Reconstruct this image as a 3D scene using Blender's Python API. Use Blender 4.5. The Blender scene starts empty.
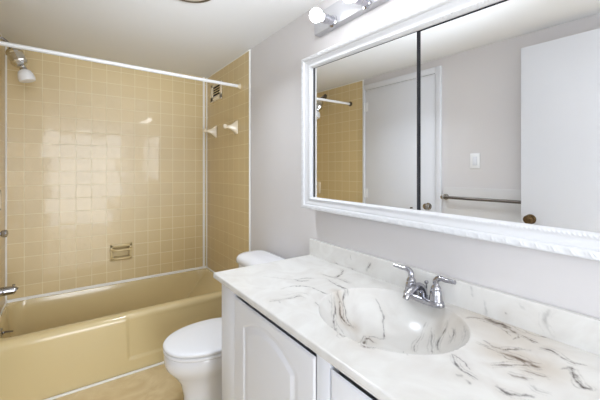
import bpy, bmesh, math, random
import numpy as np
from mathutils import Vector, Matrix

random.seed(7)
PI = math.pi
scene = bpy.context.scene
COL = scene.collection

# ------------------------------------------------------------------ camera
EYE = 1.375
cam_data = bpy.data.cameras.new('camera')
cam_data.sensor_width = 36.0
cam_data.lens = 36.0 * 325.94 / 600.0
cam_data.shift_y = -29.3 / 600.0
cam_data.clip_start = 0.02
cam = bpy.data.objects.new('camera', cam_data)
COL.objects.link(cam)
cam.location = (0, 0, EYE)
cam.rotation_euler = (PI / 2, 0, -0.6166)
scene.camera = cam

# ------------------------------------------------------------------ world, area lights, exposure
world = bpy.data.worlds.new('world')
scene.world = world
world.use_nodes = True
bgn = world.node_tree.nodes['Background']
bgn.inputs['Color'].default_value = (0.9, 0.95, 1.0, 1)
bgn.inputs['Strength'].default_value = 1.0

def area_light(name, loc, target, size, power, color=(1, 1, 1), size_y=None):
    d = bpy.data.lights.new(name, 'AREA')
    d.energy = power
    d.color = color
    d.size = size
    if size_y:
        d.shape = 'RECTANGLE'
        d.size_y = size_y
    o = bpy.data.objects.new(name, d)
    COL.objects.link(o)
    o.location = loc
    v = Vector(target) - Vector(loc)
    o.rotation_euler = v.to_track_quat('-Z', 'Y').to_euler()
    return o

BULB_STRENGTH = 14.0
CEILING_FILL = 4.0  # power of the light added under the ceiling fixture
FILL_TINT = (0.84, 0.925, 1.03)  # cool tint of the added lights, for white balance
bf = area_light('bounce_fill', (0.10, -0.15, 1.50), (0.45, 1.55, 2.31), 0.35, 2.0, FILL_TINT)      # added fill aimed up, brightens the room off the ceiling
bf.data.spread = math.radians(44)
area_light('front_fill', (0.36, -3.15, 1.15), (0.36, 3.0, 1.15), 1.5, 55.0, FILL_TINT, 2.25)        # added area fill far behind the camera, evens out the alcove
area_light('hall_fill', (-1.10, -0.50, 1.25), (0.6, 0.7, 1.0), 0.9, 17.0, FILL_TINT, 1.9)  # invented source, added as fill through the open doorway

scene.view_settings.view_transform = 'Standard'
scene.view_settings.look = 'None'
scene.view_settings.exposure = 0.67
scene.view_settings.gamma = 1.0
scene.view_settings.use_curve_mapping = False

# ------------------------------------------------------------------ materials
def srgb(r, g, b):
    def c(v):
        v /= 255.0
        return v / 12.92 if v <= 0.04045 else ((v + 0.055) / 1.055) ** 2.4
    return (c(r), c(g), c(b), 1.0)

def new_mat(name, color, rough=0.5, metal=0.0, spec=0.5, coat=0.0, bump=0.0, bump_scale=60.0, mottle=0.0, mottle_scale=8.0):
    m = bpy.data.materials.new(name)
    m.use_nodes = True
    nt = m.node_tree
    b = nt.nodes['Principled BSDF']
    b.inputs['Base Color'].default_value = color
    b.inputs['Roughness'].default_value = rough
    b.inputs['Metallic'].default_value = metal
    b.inputs['Specular IOR Level'].default_value = spec
    b.inputs['Coat Weight'].default_value = coat
    b.inputs['Coat Roughness'].default_value = 0.05
    tc = nt.nodes.new('ShaderNodeTexCoord')
    nz = nt.nodes.new('ShaderNodeTexNoise')
    nz.inputs['Scale'].default_value = mottle_scale
    nz.inputs['Detail'].default_value = 4.0
    nt.links.new(tc.outputs['Object'], nz.inputs['Vector'])
    if mottle > 0:
        mx = nt.nodes.new('ShaderNodeMix'); mx.data_type = 'RGBA'
        mx.inputs['A'].default_value = tuple(c * (1 - mottle) for c in color[:3]) + (1,)
        mx.inputs['B'].default_value = tuple(min(1, c * (1 + mottle)) for c in color[:3]) + (1,)
        nt.links.new(nz.outputs['Fac'], mx.inputs['Factor'])
        nt.links.new(mx.outputs['Result'], b.inputs['Base Color'])
    if bump > 0:
        nb = nt.nodes.new('ShaderNodeTexNoise')
        nb.inputs['Scale'].default_value = bump_scale
        nb.inputs['Detail'].default_value = 3.0
        nt.links.new(tc.outputs['Object'], nb.inputs['Vector'])
        bp = nt.nodes.new('ShaderNodeBump')
        bp.inputs['Strength'].default_value = bump
        bp.inputs['Distance'].default_value = 0.002
        nt.links.new(nb.outputs['Fac'], bp.inputs['Height'])
        nt.links.new(bp.outputs['Normal'], b.inputs['Normal'])
    return m

def emission_mat(name, color, strength):
    m = bpy.data.materials.new(name)
    m.use_nodes = True
    nt = m.node_tree
    b = nt.nodes['Principled BSDF']
    b.inputs['Base Color'].default_value = (0.9, 0.9, 0.9, 1)
    b.inputs['Emission Color'].default_value = color
    b.inputs['Emission Strength'].default_value = strength
    return m

TILE = 0.108
def tile_mat(name, axis, h0, z0, color, grout):
    """square glazed tiles; axis = 'X' or 'Y' is the horizontal direction of the wall (objects sit at the world origin)"""
    m = bpy.data.materials.new(name)
    m.use_nodes = True
    nt = m.node_tree; N = nt.nodes; L = nt.links
    b = N['Principled BSDF']
    tc = N.new('ShaderNodeTexCoord')
    sp = N.new('ShaderNodeSeparateXYZ'); L.new(tc.outputs['Object'], sp.inputs['Vector'])
    def math_(op, a, c=None, d=None):
        n = N.new('ShaderNodeMath'); n.operation = op
        for i, v in enumerate((a, c, d)):
            if v is None: continue
            if isinstance(v, (int, float)): n.inputs[i].default_value = v
            else: L.new(v, n.inputs[i])
        return n.outputs[0]
    u = math_('DIVIDE', math_('SUBTRACT', sp.outputs[axis], h0), TILE)
    v = math_('DIVIDE', math_('SUBTRACT', sp.outputs['Z'], z0), TILE)
    iu, iv = math_('FLOOR', u), math_('FLOOR', v)
    fu, fv = math_('FRACT', u), math_('FRACT', v)
    du = math_('MINIMUM', fu, math_('SUBTRACT', 1.0, fu))
    dv = math_('MINIMUM', fv, math_('SUBTRACT', 1.0, fv))
    d = math_('MINIMUM', du, dv)
    mr = N.new('ShaderNodeMapRange'); mr.interpolation_type = 'SMOOTHSTEP'
    mr.inputs['From Min'].default_value = 0.008; mr.inputs['From Max'].default_value = 0.021
    L.new(d, mr.inputs['Value'])
    tilemask = mr.outputs['Result']
    cb = N.new('ShaderNodeCombineXYZ'); L.new(iu, cb.inputs['X']); L.new(iv, cb.inputs['Y'])
    wn = N.new('ShaderNodeTexWhiteNoise'); wn.noise_dimensions = '2D'
    L.new(cb.outputs[0], wn.inputs['Vector'])
    # each tile has a slightly different firing colour
    hv = N.new('ShaderNodeHueSaturation')
    hv.inputs['Color'].default_value = color
    vv = math_('ADD', math_('MULTIPLY', wn.outputs['Value'], 0.05), 0.975)
    L.new(vv, hv.inputs['Value'])
    mx = N.new('ShaderNodeMix'); mx.data_type = 'RGBA'
    mx.inputs['A'].default_value = grout
    L.new(tilemask, mx.inputs['Factor'])
    L.new(hv.outputs['Color'], mx.inputs['B'])
    L.new(mx.outputs['Result'], b.inputs['Base Color'])
    rg = math_('SUBTRACT', 0.65, math_('MULTIPLY', tilemask, 0.27))
    L.new(rg, b.inputs['Roughness'])
    b.inputs['Specular IOR Level'].default_value = 1.0
    b.inputs['Coat Weight'].default_value = 0.35
    b.inputs['Coat Roughness'].default_value = 0.04
    # each tile is set at a slightly different tilt, its face is a little wavy
    sub = N.new('ShaderNodeVectorMath'); sub.operation = 'SUBTRACT'
    L.new(wn.outputs['Color'], sub.inputs[0]); sub.inputs[1].default_value = (0.5, 0.5, 0.5)
    scl = N.new('ShaderNodeVectorMath'); scl.operation = 'SCALE'
    L.new(sub.outputs[0], scl.inputs[0]); scl.inputs['Scale'].default_value = 0.016
    wv = N.new('ShaderNodeTexNoise'); wv.inputs['Scale'].default_value = 9.0; wv.inputs['Detail'].default_value = 1.0
    L.new(tc.outputs['Object'], wv.inputs['Vector'])
    hgt = math_('ADD', math_('MULTIPLY', tilemask, 0.35), math_('MULTIPLY', wv.outputs['Fac'], 0.6))
    bp = N.new('ShaderNodeBump'); bp.inputs['Strength'].default_value = 0.6; bp.inputs['Distance'].default_value = 0.0018
    L.new(hgt, bp.inputs['Height'])
    ad = N.new('ShaderNodeVectorMath'); ad.operation = 'ADD'
    L.new(bp.outputs['Normal'], ad.inputs[0]); L.new(scl.outputs[0], ad.inputs[1])
    nm = N.new('ShaderNodeVectorMath'); nm.operation = 'NORMALIZE'
    L.new(ad.outputs[0], nm.inputs[0])
    L.new(nm.outputs[0], b.inputs['Normal'])
    L.new(nm.outputs[0], b.inputs['Coat Normal'])
    return m

def marble_mat(name):
    m = bpy.data.materials.new(name)
    m.use_nodes = True
    nt = m.node_tree; N = nt.nodes; L = nt.links
    b = N['Principled BSDF']
    at = N.new('ShaderNodeAttribute'); at.attribute_name = 'vein'
    tc = N.new('ShaderNodeTexCoord')
    n1 = N.new('ShaderNodeTexNoise'); n1.inputs['Scale'].default_value = 7.0; n1.inputs['Detail'].default_value = 6.0
    n1.inputs['Distortion'].default_value = 1.6
    L.new(tc.outputs['Object'], n1.inputs['Vector'])
    r1 = N.new('ShaderNodeValToRGB')
    r1.color_ramp.elements[0].position = 0.30; r1.color_ramp.elements[0].color = srgb(220, 216, 211)
    r1.color_ramp.elements[1].position = 0.62; r1.color_ramp.elements[1].color = srgb(231, 229, 225)
    L.new(n1.outputs['Fac'], r1.inputs['Fac'])
    sp = N.new('ShaderNodeSeparateColor'); L.new(at.outputs['Color'], sp.inputs['Color'])
    tone = N.new('ShaderNodeMix'); tone.data_type = 'RGBA'
    tone.inputs['A'].default_value = srgb(72, 70, 70); tone.inputs['B'].default_value = srgb(92, 70, 46)
    L.new(sp.outputs['Green'], tone.inputs['Factor'])
    n2 = N.new('ShaderNodeTexNoise'); n2.inputs['Scale'].default_value = 90.0; n2.inputs['Detail'].default_value = 3.0
    L.new(tc.outputs['Object'], n2.inputs['Vector'])
    mr = N.new('ShaderNodeMapRange'); mr.inputs['From Min'].default_value = 0.3; mr.inputs['From Max'].default_value = 0.65
    mr.inputs['To Min'].default_value = 0.75; mr.inputs['To Max'].default_value = 1.0
    L.new(n2.outputs['Fac'], mr.inputs['Value'])
    mu = N.new('ShaderNodeMath'); mu.operation = 'MULTIPLY'
    L.new(sp.outputs['Red'], mu.inputs[0]); L.new(mr.outputs['Result'], mu.inputs[1])
    mx = N.new('ShaderNodeMix'); mx.data_type = 'RGBA'
    L.new(mu.outputs[0], mx.inputs['Factor'])
    # broad beige cloud beside the veins
    cl = N.new('ShaderNodeMix'); cl.data_type = 'RGBA'
    L.new(sp.outputs['Blue'], cl.inputs['Factor'])
    L.new(r1.outputs['Color'], cl.inputs['A']); cl.inputs['B'].default_value = srgb(190, 172, 150)
    L.new(cl.outputs['Result'], mx.inputs['A']); L.new(tone.outputs['Result'], mx.inputs['B'])
    L.new(mx.outputs['Result'], b.inputs['Base Color'])
    b.inputs['Roughness'].default_value = 0.22
    b.inputs['Specular IOR Level'].default_value = 0.5
    return m

def floor_mat(name):
    m = bpy.data.materials.new(name)
    m.use_nodes = True
    nt = m.node_tree; N = nt.nodes; L = nt.links
    b = N['Principled BSDF']
    tc = N.new('ShaderNodeTexCoord')
    n1 = N.new('ShaderNodeTexNoise'); n1.inputs['Scale'].default_value = 6.5; n1.inputs['Detail'].default_value = 5.0
    n1.inputs['Distortion'].default_value = 2.2
    L.new(tc.outputs['Object'], n1.inputs['Vector'])
    r1 = N.new('ShaderNodeValToRGB')
    e = r1.color_ramp.elements
    e[0].position = 0.32; e[0].color = srgb(220, 194, 146)
    e[1].position = 0.70; e[1].color = srgb(234, 213, 172)
    e2 = e.new(0.5); e2.color = srgb(226, 203, 158)
    L.new(n1.outputs['Fac'], r1.inputs['Fac'])
    L.new(r1.outputs['Color'], b.inputs['Base Color'])
    b.inputs['Roughness'].default_value = 0.3
    return m

TILE_C = srgb(216, 192, 141)
GROUT_C = srgb(240, 227, 192)
M = {}
M['tile_back'] = tile_mat('glazed_tile_back', 'X', -0.2767, 0.397, TILE_C, GROUT_C)
M['tile_side'] = tile_mat('glazed_tile_side', 'Y', 3.225, 0.397, TILE_C, GROUT_C)
M['wall'] = new_mat('wall_paint', srgb(219, 215, 214), 0.6, bump=0.08, bump_scale=180)
M['ceiling'] = new_mat('ceiling_paint', srgb(236, 236, 236), 0.7, bump=0.06, bump_scale=120)
M['white_paint'] = new_mat('white_gloss_paint', srgb(226, 227, 231), 0.32, mottle=0.01)
M['board'] = new_mat('pale_grey_board', srgb(223, 221, 220), 0.45)
M['frame'] = new_mat('white_frame_lacquer', srgb(224, 224, 226), 0.5, mottle=0.01)
M['cabinet'] = new_mat('white_thermofoil', srgb(243, 245, 252), 0.38, mottle=0.01)
M['caulk'] = new_mat('white_caulk', srgb(246, 244, 238), 0.45)
M['cream'] = new_mat('cream_trim', srgb(228, 214, 180), 0.3)
M['tub'] = new_mat('yellow_enamel', srgb(220, 199, 150), 0.16, coat=0.3, mottle=0.01, mottle_scale=3)
M['ceramic'] = new_mat('cream_ceramic', srgb(240, 226, 200), 0.14, coat=0.3)
M['ceramic_tan'] = new_mat('tan_ceramic', srgb(216, 194, 144), 0.3, coat=0.1)
M['porcelain'] = new_mat('white_porcelain', srgb(244, 244, 248), 0.12, coat=0.3)
M['seat'] = new_mat('white_plastic', srgb(245, 245, 248), 0.22)
M['chrome'] = new_mat('chrome', srgb(178, 178, 184), 0.10, metal=1.0, bump=0.02)
M['satin'] = new_mat('satin_metal', srgb(186, 186, 189), 0.4, metal=0.4)
M['bright_chrome'] = new_mat('bright_chrome', srgb(216, 214, 210), 0.16, metal=1.0)
M['nickel'] = new_mat('brushed_nickel', srgb(176, 172, 166), 0.25, metal=1.0, bump=0.05, bump_scale=300)
M['pewter'] = new_mat('dark_pewter', srgb(112, 106, 100), 0.3, metal=1.0)
M['brass'] = new_mat('antique_brass', srgb(112, 90, 62), 0.25, metal=1.0, bump=0.03)
M['plastic_white'] = new_mat('white_enamel_metal', srgb(240, 240, 240), 0.35)
M['dark'] = new_mat('dark_slot', srgb(48, 40, 34), 0.7)
M['black'] = new_mat('black_track', srgb(28, 29, 36), 0.35)
M['bronze'] = new_mat('dark_bronze', srgb(98, 88, 74), 0.35, metal=0.6)
M['lens'] = new_mat('frosted_lens', srgb(226, 220, 208), 0.4)
M['mirror'] = new_mat('silvered_glass', (0.96, 0.965, 0.965, 1), 0.0, metal=1.0)
M['bevel'] = new_mat('bevelled_glass_edge', srgb(236, 238, 240), 0.12, metal=0.35)
M['marble'] = marble_mat('cultured_marble')
M['floor'] = floor_mat('beige_vinyl')
M['bulb'] = emission_mat('lit_bulb', (0.93, 0.955, 1.0, 1), BULB_STRENGTH)

# ------------------------------------------------------------------ mesh helpers
def finish(name, bm, mat, parent=None, smooth=True, loc=None, angle=35):
    """link one mesh object; geometry is given in world coordinates"""
    origin = Vector(loc) if loc is not None else Vector((0, 0, 0))
    if parent is not None:
        p = parent; off = Vector((0, 0, 0))
        while p is not None:
            off += p.location; p = p.parent
        bmesh.ops.translate(bm, verts=bm.verts, vec=-off)
        origin = Vector((0, 0, 0))
    else:
        bmesh.ops.translate(bm, verts=bm.verts, vec=-origin)
    bmesh.ops.recalc_face_normals(bm, faces=bm.faces)
    me = bpy.data.meshes.new(name)
    bm.to_mesh(me); bm.free()
    if smooth:
        me.shade_smooth()
        me.set_sharp_from_angle(angle=math.radians(angle))
    me.materials.append(mat)
    o = bpy.data.objects.new(name, me)
    COL.objects.link(o)
    if parent is not None:
        o.parent = parent
    else:
        o.location = origin
    return o

def tag(o, label, cat, group=None):
    o['label'] = label; o['category'] = cat
    if group: o['group'] = group
    return o

def thing(name, label, cat, loc, group=None):
    o = bpy.data.objects.new(name, None)
    o.empty_display_size = 0.05
    COL.objects.link(o)
    o.location = loc
    return tag(o, label, cat, group)

def struct(name, bm, mat, smooth=False, label=None):
    o = finish(name, bm, mat, None, smooth)
    o['kind'] = 'structure'
    if label: o['label'] = label
    return o

def struct_empty(name, loc):
    o = bpy.data.objects.new(name, None)
    COL.objects.link(o); o.location = loc; o['kind'] = 'structure'
    return o

def box(bm, x0, x1, y0, y1, z0, z1, bevel=0.0, seg=2):
    t = bmesh.new()
    vs = [t.verts.new((x, y, z)) for x in (x0, x1) for y in (y0, y1) for z in (z0, z1)]
    for f in ((0, 1, 3, 2), (4, 6, 7, 5), (0, 4, 5, 1), (2, 3, 7, 6), (0, 2, 6, 4), (1, 5, 7, 3)):
        t.faces.new([vs[i] for i in f])
    if bevel > 0:
        bmesh.ops.bevel(t, geom=list(t.edges), offset=bevel, segments=seg, affect='EDGES', profile=0.5)
    merge(bm, t)
    return bm

def merge(bm, t):
    me = bpy.data.meshes.new('tmp')
    bmesh.ops.recalc_face_normals(t, faces=t.faces)
    t.to_mesh(me); t.free()
    bm.from_mesh(me)
    bpy.data.meshes.remove(me)

def B(*a, **k):
    return box(bmesh.new(), *a, **k)

def rings(bm, loops, cap0=True, cap1=True, closed=True):
    """skin a list of equally long vertex loops"""
    vv = [[bm.verts.new(p) for p in lp] for lp in loops]
    n = len(vv[0])
    for a, b in zip(vv[:-1], vv[1:]):
        for i in range(n if closed else n - 1):
            j = (i + 1) % n
            bm.faces.new((a[i], a[j], b[j], b[i]))
    if closed and cap0: bm.faces.new(list(reversed(vv[0])))
    if closed and cap1: bm.faces.new(vv[-1])
    return bm

def frame_of(d):
    d = Vector(d).normalized()
    up = Vector((0, 0, 1)) if abs(d.z) < 0.9 else Vector((1, 0, 0))
    a = d.cross(up).normalized(); b = a.cross(d).normalized()
    return d, a, b

def lathe(bm, base, axis, prof, seg=32, cap0=True, cap1=True):
    """prof: list of (distance along axis, radius)"""
    d, a, b = frame_of(axis)
    base = Vector(base)
    loops = []
    for t, r in prof:
        r = max(r, 1e-4)
        loops.append([base + d * t + a * (r * math.cos(2 * PI * i / seg)) + b * (r * math.sin(2 * PI * i / seg)) for i in range(seg)])
    t_ = bmesh.new()
    rings(t_, loops, cap0, cap1)
    merge(bm, t_)
    return bm

def smooth_path(pts, n=8):
    pts = [Vector(p) for p in pts]
    out = []
    P = [pts[0] * 2 - pts[1]] + pts + [pts[-1] * 2 - pts[-2]]
    for i in range(1, len(P) - 2):
        for k in range(n):
            t = k / n
            p0, p1, p2, p3 = P[i - 1], P[i], P[i + 1], P[i + 2]
            out.append(0.5 * ((2 * p1) + (p2 - p0) * t + (2 * p0 - 5 * p1 + 4 * p2 - p3) * t * t + (3 * p1 - p0 - 3 * p2 + p3) * t ** 3))
    out.append(pts[-1])
    return out

def tube(bm, pts, rad, seg=16, smooth=True, flat=1.0, up=None):
    """rad: number or list along the (unsmoothed) points; flat squeezes the second axis"""
    n = 8
    if smooth and len(pts) > 2:
        path = smooth_path(pts, n)
    else:
        path = [Vector(p) for p in pts]; n = 1
    m = len(path)
    if isinstance(rad, (int, float)):
        rr = [rad] * m
    else:
        rr = [float(np.interp(i / n, range(len(rad)), rad)) for i in range(m)]
    loops = []
    prev = None
    for i, p in enumerate(path):
        d = (path[min(i + 1, m - 1)] - path[max(i - 1, 0)]).normalized()
        if prev is None:
            if up is not None:
                a = d.cross(Vector(up)).normalized()
            else:
                _, a, _b = frame_of(d)
        else:
            a = (prev - d * prev.dot(d)).normalized()
        prev = a
        b = d.cross(a).normalized()
        loops.append([p + a * (rr[i] * math.cos(2 * PI * k / seg)) + b * (rr[i] * flat * math.sin(2 * PI * k / seg)) for k in range(seg)])
    t_ = bmesh.new()
    rings(t_, loops)
    merge(bm, t_)
    return bm

def sphere(bm, c, r, u=24, v=16, sz=1.0):
    t_ = bmesh.new()
    bmesh.ops.create_uvsphere(t_, u_segments=u, v_segments=v, radius=r)
    bmesh.ops.scale(t_, vec=(1, 1, sz), verts=t_.verts)
    bmesh.ops.translate(t_, vec=c, verts=t_.verts)
    merge(bm, t_)
    return bm

def grid_mesh(P, close_u=False):
    """P: array (nu, nv, 3) -> bmesh grid"""
    nu, nv, _ = P.shape
    verts = P.reshape(-1, 3)
    i = np.arange(nu if close_u else nu - 1)[:, None]; j = np.arange(nv - 1)[None, :]
    i2 = (i + 1) % nu
    f = np.stack([i * nv + j, i2 * nv + j, i2 * nv + j + 1, i * nv + j + 1], -1).reshape(-1, 4)
    me = bpy.data.meshes.new('tmp')
    me.from_pydata(verts.tolist(), [], f.tolist())
    bm = bmesh.new(); bm.from_mesh(me); bpy.data.meshes.remove(me)
    return bm

def vnoise(x, y, seed=0):
    """small value noise on arrays, about -1..1"""
    xi, yi = np.floor(x).astype(int), np.floor(y).astype(int)
    fx, fy = x - xi, y - yi
    fx = fx * fx * (3 - 2 * fx); fy = fy * fy * (3 - 2 * fy)
    def h(a, b):
        s = np.sin(a * 127.1 + b * 311.7 + seed * 74.7) * 43758.5453
        return (s - np.floor(s)) * 2 - 1
    return (h(xi, yi) * (1 - fx) + h(xi + 1, yi) * fx) * (1 - fy) + (h(xi, yi + 1) * (1 - fx) + h(xi + 1, yi + 1) * fx) * fy
# ------------------------------------------------------------------ the room
XL, XR = -0.39, 1.1425        # left and right walls
YB, YF = 3.225, -3.20         # back wall, wall behind the camera
ZC = 2.311                    # ceiling
TE = 2.285                    # edge of the tiled part of the side walls
TT = 0.006                    # tile thickness on the side walls

struct('floor', B(XL - 1.3, XR + 0.12, YF - 0.12, YB + 0.12, -0.06, 0.0), M['floor'])
struct('ceiling', B(XL - 1.3, XR + 0.12, YF - 0.12, YB + 0.12, ZC, ZC + 0.06), M['ceiling'])
HX0, HX1, HZ0, HZ1 = 0.306, 0.440, 0.616, 0.714      # niche for the soap dish
wb = bmesh.new()
box(wb, XL - 0.12, HX0, YB, YB + 0.12, 0, ZC)
box(wb, HX1, XR + 0.12, YB, YB + 0.12, 0, ZC)
box(wb, HX0, HX1, YB, YB + 0.12, 0, HZ0)
box(wb, HX0, HX1, YB, YB + 0.12, HZ1, ZC)
box(wb, HX0, HX1, YB + 0.06, YB + 0.12, HZ0, HZ1)
struct('wall_back', wb, M['tile_back'])
struct('wall_right', B(XR, XR + 0.12, YF - 0.12, YB, 0, ZC), M['wall'])
struct('wall_front', B(XL - 1.3, XR, YF - 0.12, YF, 0, ZC), M['wall'])
# left wall, open at the entrance (the open door leaf is folded back against it)
DO0, DO1, DOH = -1.00, 0.085, 2.20
wl = bmesh.new()
box(wl, XL - 0.12, XL, DO1, YB, 0, ZC)
box(wl, XL - 0.12, XL, YF, DO0, 0, ZC)
box(wl, XL - 0.12, XL, DO0, DO1, DOH, ZC)
struct('wall_left', wl, M['wall'])
struct('wall_hall', B(XL - 1.3, XL - 1.2, YF, YB, 0, ZC), M['wall'])
# tile surround on the two ends of the tub
struct('trim_1', B(XR - TT, XR, TE, YB, 0.38, ZC), M['tile_side'], label='tiled right end of the tub alcove')
struct('trim_2', B(XL, XL + TT, TE, YB, 0.38, ZC), M['tile_side'], label='tiled left end of the tub alcove')
XTR, XTL = XR - TT, XL + TT
# white caulk lines and edge strips
struct('trim_3', B(XR - TT - 0.003, XR, TE - 0.012, TE, 0.0, ZC, 0.002), M['caulk'], label='white edge strip of the right tiles')
struct('trim_4', B(XL, XL + TT + 0.003, TE - 0.012, TE, 0.0, ZC, 0.002), M['caulk'], label='white edge strip of the left tiles')
struct('trim_5', B(1.092, 1.112, YB - 0.007, YB, 0.405, ZC, 0.002), M['caulk'], label='white strip on the back tiles beside the corner')
struct('trim_6', B(XTR - 0.008, XTR, YB - 0.008, YB, 0.405, ZC, 0.002), M['caulk'], label='caulk in the right corner of the alcove')
struct('trim_7', B(XTL, XTL + 0.010, YB - 0.008, YB, 0.405, ZC, 0.002), M['caulk'], label='caulk in the left corner of the alcove')
struct('trim_8', B(XTL, XTR, YB - 0.016, YB, 0.395, 0.419, 0.005), M['caulk'], label='caulk between tub and back tiles')
struct('trim_9', B(XTR - 0.010, XTR, 2.50, YB - 0.010, 0.395, 0.410, 0.004), M['caulk'], label='caulk between tub and right tiles')
struct('trim_10', B(XTL, XTL + 0.010, 2.50, YB - 0.010, 0.395, 0.410, 0.004), M['caulk'], label='caulk between tub and left tiles')
struct('trim_11', B(XTR - 0.004, XTR, TE, YB, ZC - 0.010, ZC, 0.002), M['caulk'], label='white line where the right tiles meet the ceiling')
struct('trim_12', B(XL, XR, 2.452, 2.470, 0.0, 0.012, 0.004), M['caulk'], label='white caulk along the foot of the tub')
struct('trim_13', B(XTL, XTL + 0.004, TE, YB, ZC - 0.008, ZC, 0.002), M['caulk'], label='white line where the left tiles meet the ceiling')
# low white board on the left wall, behind the towel bar
struct('trim_14', B(XL, XL + 0.008, DO1 + 0.07, 1.42, 0.0, 1.243, 0.002), M['board'], label='white wainscot board behind the towel bar')
struct('baseboard_right', B(XR - 0.014, XR, 1.52, 2.27, 0, 0.09, 0.003), M['white_paint'])

# ---- closet door in the left wall (seen in the mirror)
d1 = struct_empty('door_1', (XL, 1.87, 0))
finish('door_panel', B(XL + 0.001, XL + 0.016, 1.492, 2.243, 0.01, 2.188, 0.002), M['white_paint'], d1)
cs = bmesh.new()
box(cs, XL + 0.0005, XL + 0.022, 1.440, 1.489, 0, 2.245, 0.004)
box(cs, XL + 0.0005, XL + 0.022, 2.246, 2.2725, 0, 2.245, 0.004)
box(cs, XL + 0.0005, XL + 0.022, 1.489, 2.246, 2.191, 2.245, 0.004)
finish('door_casing', cs, M['white_paint'], d1)
finish('door_knob', lathe(bmesh.new(), (XL + 0.016, 1.551, 1.072), (1, 0, 0), [(0, .030), (.004, .030), (.007, .013), (.025, .011), (.032, .022), (.044, .028), (.054, .024), (.058, .008)]), M['nickel'], d1)
for z in (2.02, 1.15, 0.25):
    hb = B(XL + 0.016, XL + 0.019, 2.205, 2.243, z - 0.045, z + 0.045, 0.001)
    lathe(hb, (XL + 0.026, 2.2445, z - 0.045), (0, 0, 1), [(0, .005), (.09, .005)], 12)
    finish('hinge', hb, M['plastic_white'], d1)
lathe_key = lathe(bmesh.new(), (XL + 0.016, 1.709, 1.045), (1, 0, 0), [(0, .007), (.012, .006), (.02, .008), (.024, .004)], 12)
finish('coat_peg', lathe_key, M['bronze'], d1)

# ---- open entrance door, folded back against the left wall
XD0, XD1 = -0.312, -0.277
d2 = struct_empty('door_2', (XD0, 0.13, 0))
finish('door_panel', B(XD0, XD1, 0.105, 0.838, 0.012, 2.188, 0.002), M['white_paint'], d2)
kn = lathe(bmesh.new(), (XD1, 0.784, 1.060), (1, 0, 0), [(0, .032), (.005, .031), (.009, .014), (.026, .012), (.034, .023), (.046, .029), (.056, .025), (.061, .010)])
finish('door_knob', kn, M['brass'], d2)
cs = bmesh.new()
box(cs, XL, XL + 0.018, DO1, DO1 + 0.06, 0, DOH + 0.06, 0.004)
box(cs, XL, XL + 0.018, DO0 - 0.06, DO0, 0, DOH + 0.06, 0.004)
box(cs, XL, XL + 0.018, DO0, DO1, DOH, DOH + 0.06, 0.004)
finish('door_casing', cs, M['white_paint'], d2)
for z in (0.25, 1.1, 1.95):
    hb = lathe(bmesh.new(), (-0.335, 0.096, z), (0, 0, 1), [(0, .006), (.09, .006)], 12)
    box(hb, -0.371, -0.335, 0.094, 0.097, z, z + 0.09)
    finish('hinge', hb, M['brass'], d2)

# ------------------------------------------------------------------ bathtub
def bathtub():
    x0, x1, yf, yb, H = XL + 0.002, XR - 0.002, 2.470, YB - 0.0012, 0.400
    root = thing('bathtub', 'long pale yellow enamel bathtub set between the tiled walls', 'bathtub', ((x0 + x1) / 2, (yf + yb) / 2, 0))
    xs = np.concatenate([np.linspace(x0, x1, 200)])
    rows = []
    rad = 0.045
    def sst(t):
        t = np.clip(t, 0, 1); return t * t * (3 - 2 * t)
    for z in np.concatenate([np.linspace(0.001, 0.30, 40), np.linspace(0.305, H - rad, 8)]):
        # long recessed panel in the apron
        dx = np.minimum(xs - (0.318 + 0.02 * (0.36 - z)), x1 + 0.5 - xs); dz = min(z - 0.088, 0.40 - z)
        d = np.minimum(dx, dz)
        rec = 0.011 * sst(d / 0.014) * sst((0.395 - z) / 0.05)
        y = yf + rec + 0.006 * (1 - z / H)
        rows.append(np.stack([xs, y, np.full_like(xs, z)], -1))
    rec_top = rows[-1][:, 1] - yf
    for k in range(1, 9):
        a = k / 8 * PI / 2
        rows.append(np.stack([xs, yf + rec_top * (1 - k / 8) + rad * (1 - math.cos(a)), np.full_like(xs, H - rad + rad * math.sin(a))], -1))
    # basin
    ys = np.linspace(yf + rad, yb, 110)[1:]
    bx0, bx1, by0, by1, r = x0 + 0.022, x1 - 0.030, yf + 0.070, yb - 0.036, 0.10
    for y in ys:
        cx, cy = (bx0 + bx1) / 2, (by0 + by1) / 2
        qx = np.abs(xs - cx) - ((bx1 - bx0) / 2 - r); qy = abs(y - cy) - ((by1 - by0) / 2 - r)
        sd = -(np.sqrt(np.maximum(qx, 0) ** 2 + max(qy, 0) ** 2) + np.minimum(np.maximum(qx, qy), 0) - r)
        slope_right = np.clip((bx1 - xs) / 0.36, 0, 1)
        w = 0.085
        t1 = 1 - (1 - np.clip(sd / w, 0, 1)) ** 2.3
        t2 = 1 - (1 - slope_right) ** 1.5
        depth = 0.345 * np.minimum(t1, t2 + 0.0)
        depth = np.where(sd <= 0, 0, depth)
        rows.append(np.stack([xs, np.full_like(xs, y), H - depth + 0.0015 * 0], -1))
    Pm = np.stack(rows, 0)
    finish('tub_body', grid_mesh(Pm), M['tub'], root, angle=60)
    ov = lathe(bmesh.new(), (-0.365, 2.85, 0.318), (1, 0, 0), [(0, .036), (.006, .036), (.012, .030), (.015, .012), (.02, .010)])
    o = finish('overflow_plate', ov, M['chrome'], root)
    lv = tube(bmesh.new(), [(-0.346, 2.85, 0.318), (-0.335, 2.85, 0.322), (-0.300, 2.85, 0.316)], [.006, .006, .004], 10)
    finish('drain_lever', lv, M['bronze'], o)
    dr = lathe(bmesh.new(), (-0.20, 2.85, 0.0555), (0, 0, 1), [(0, .03), (.003, .03), (.004, .02)], 24)
    finish('drain', dr, M['chrome'], root)
bathtub()

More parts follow.
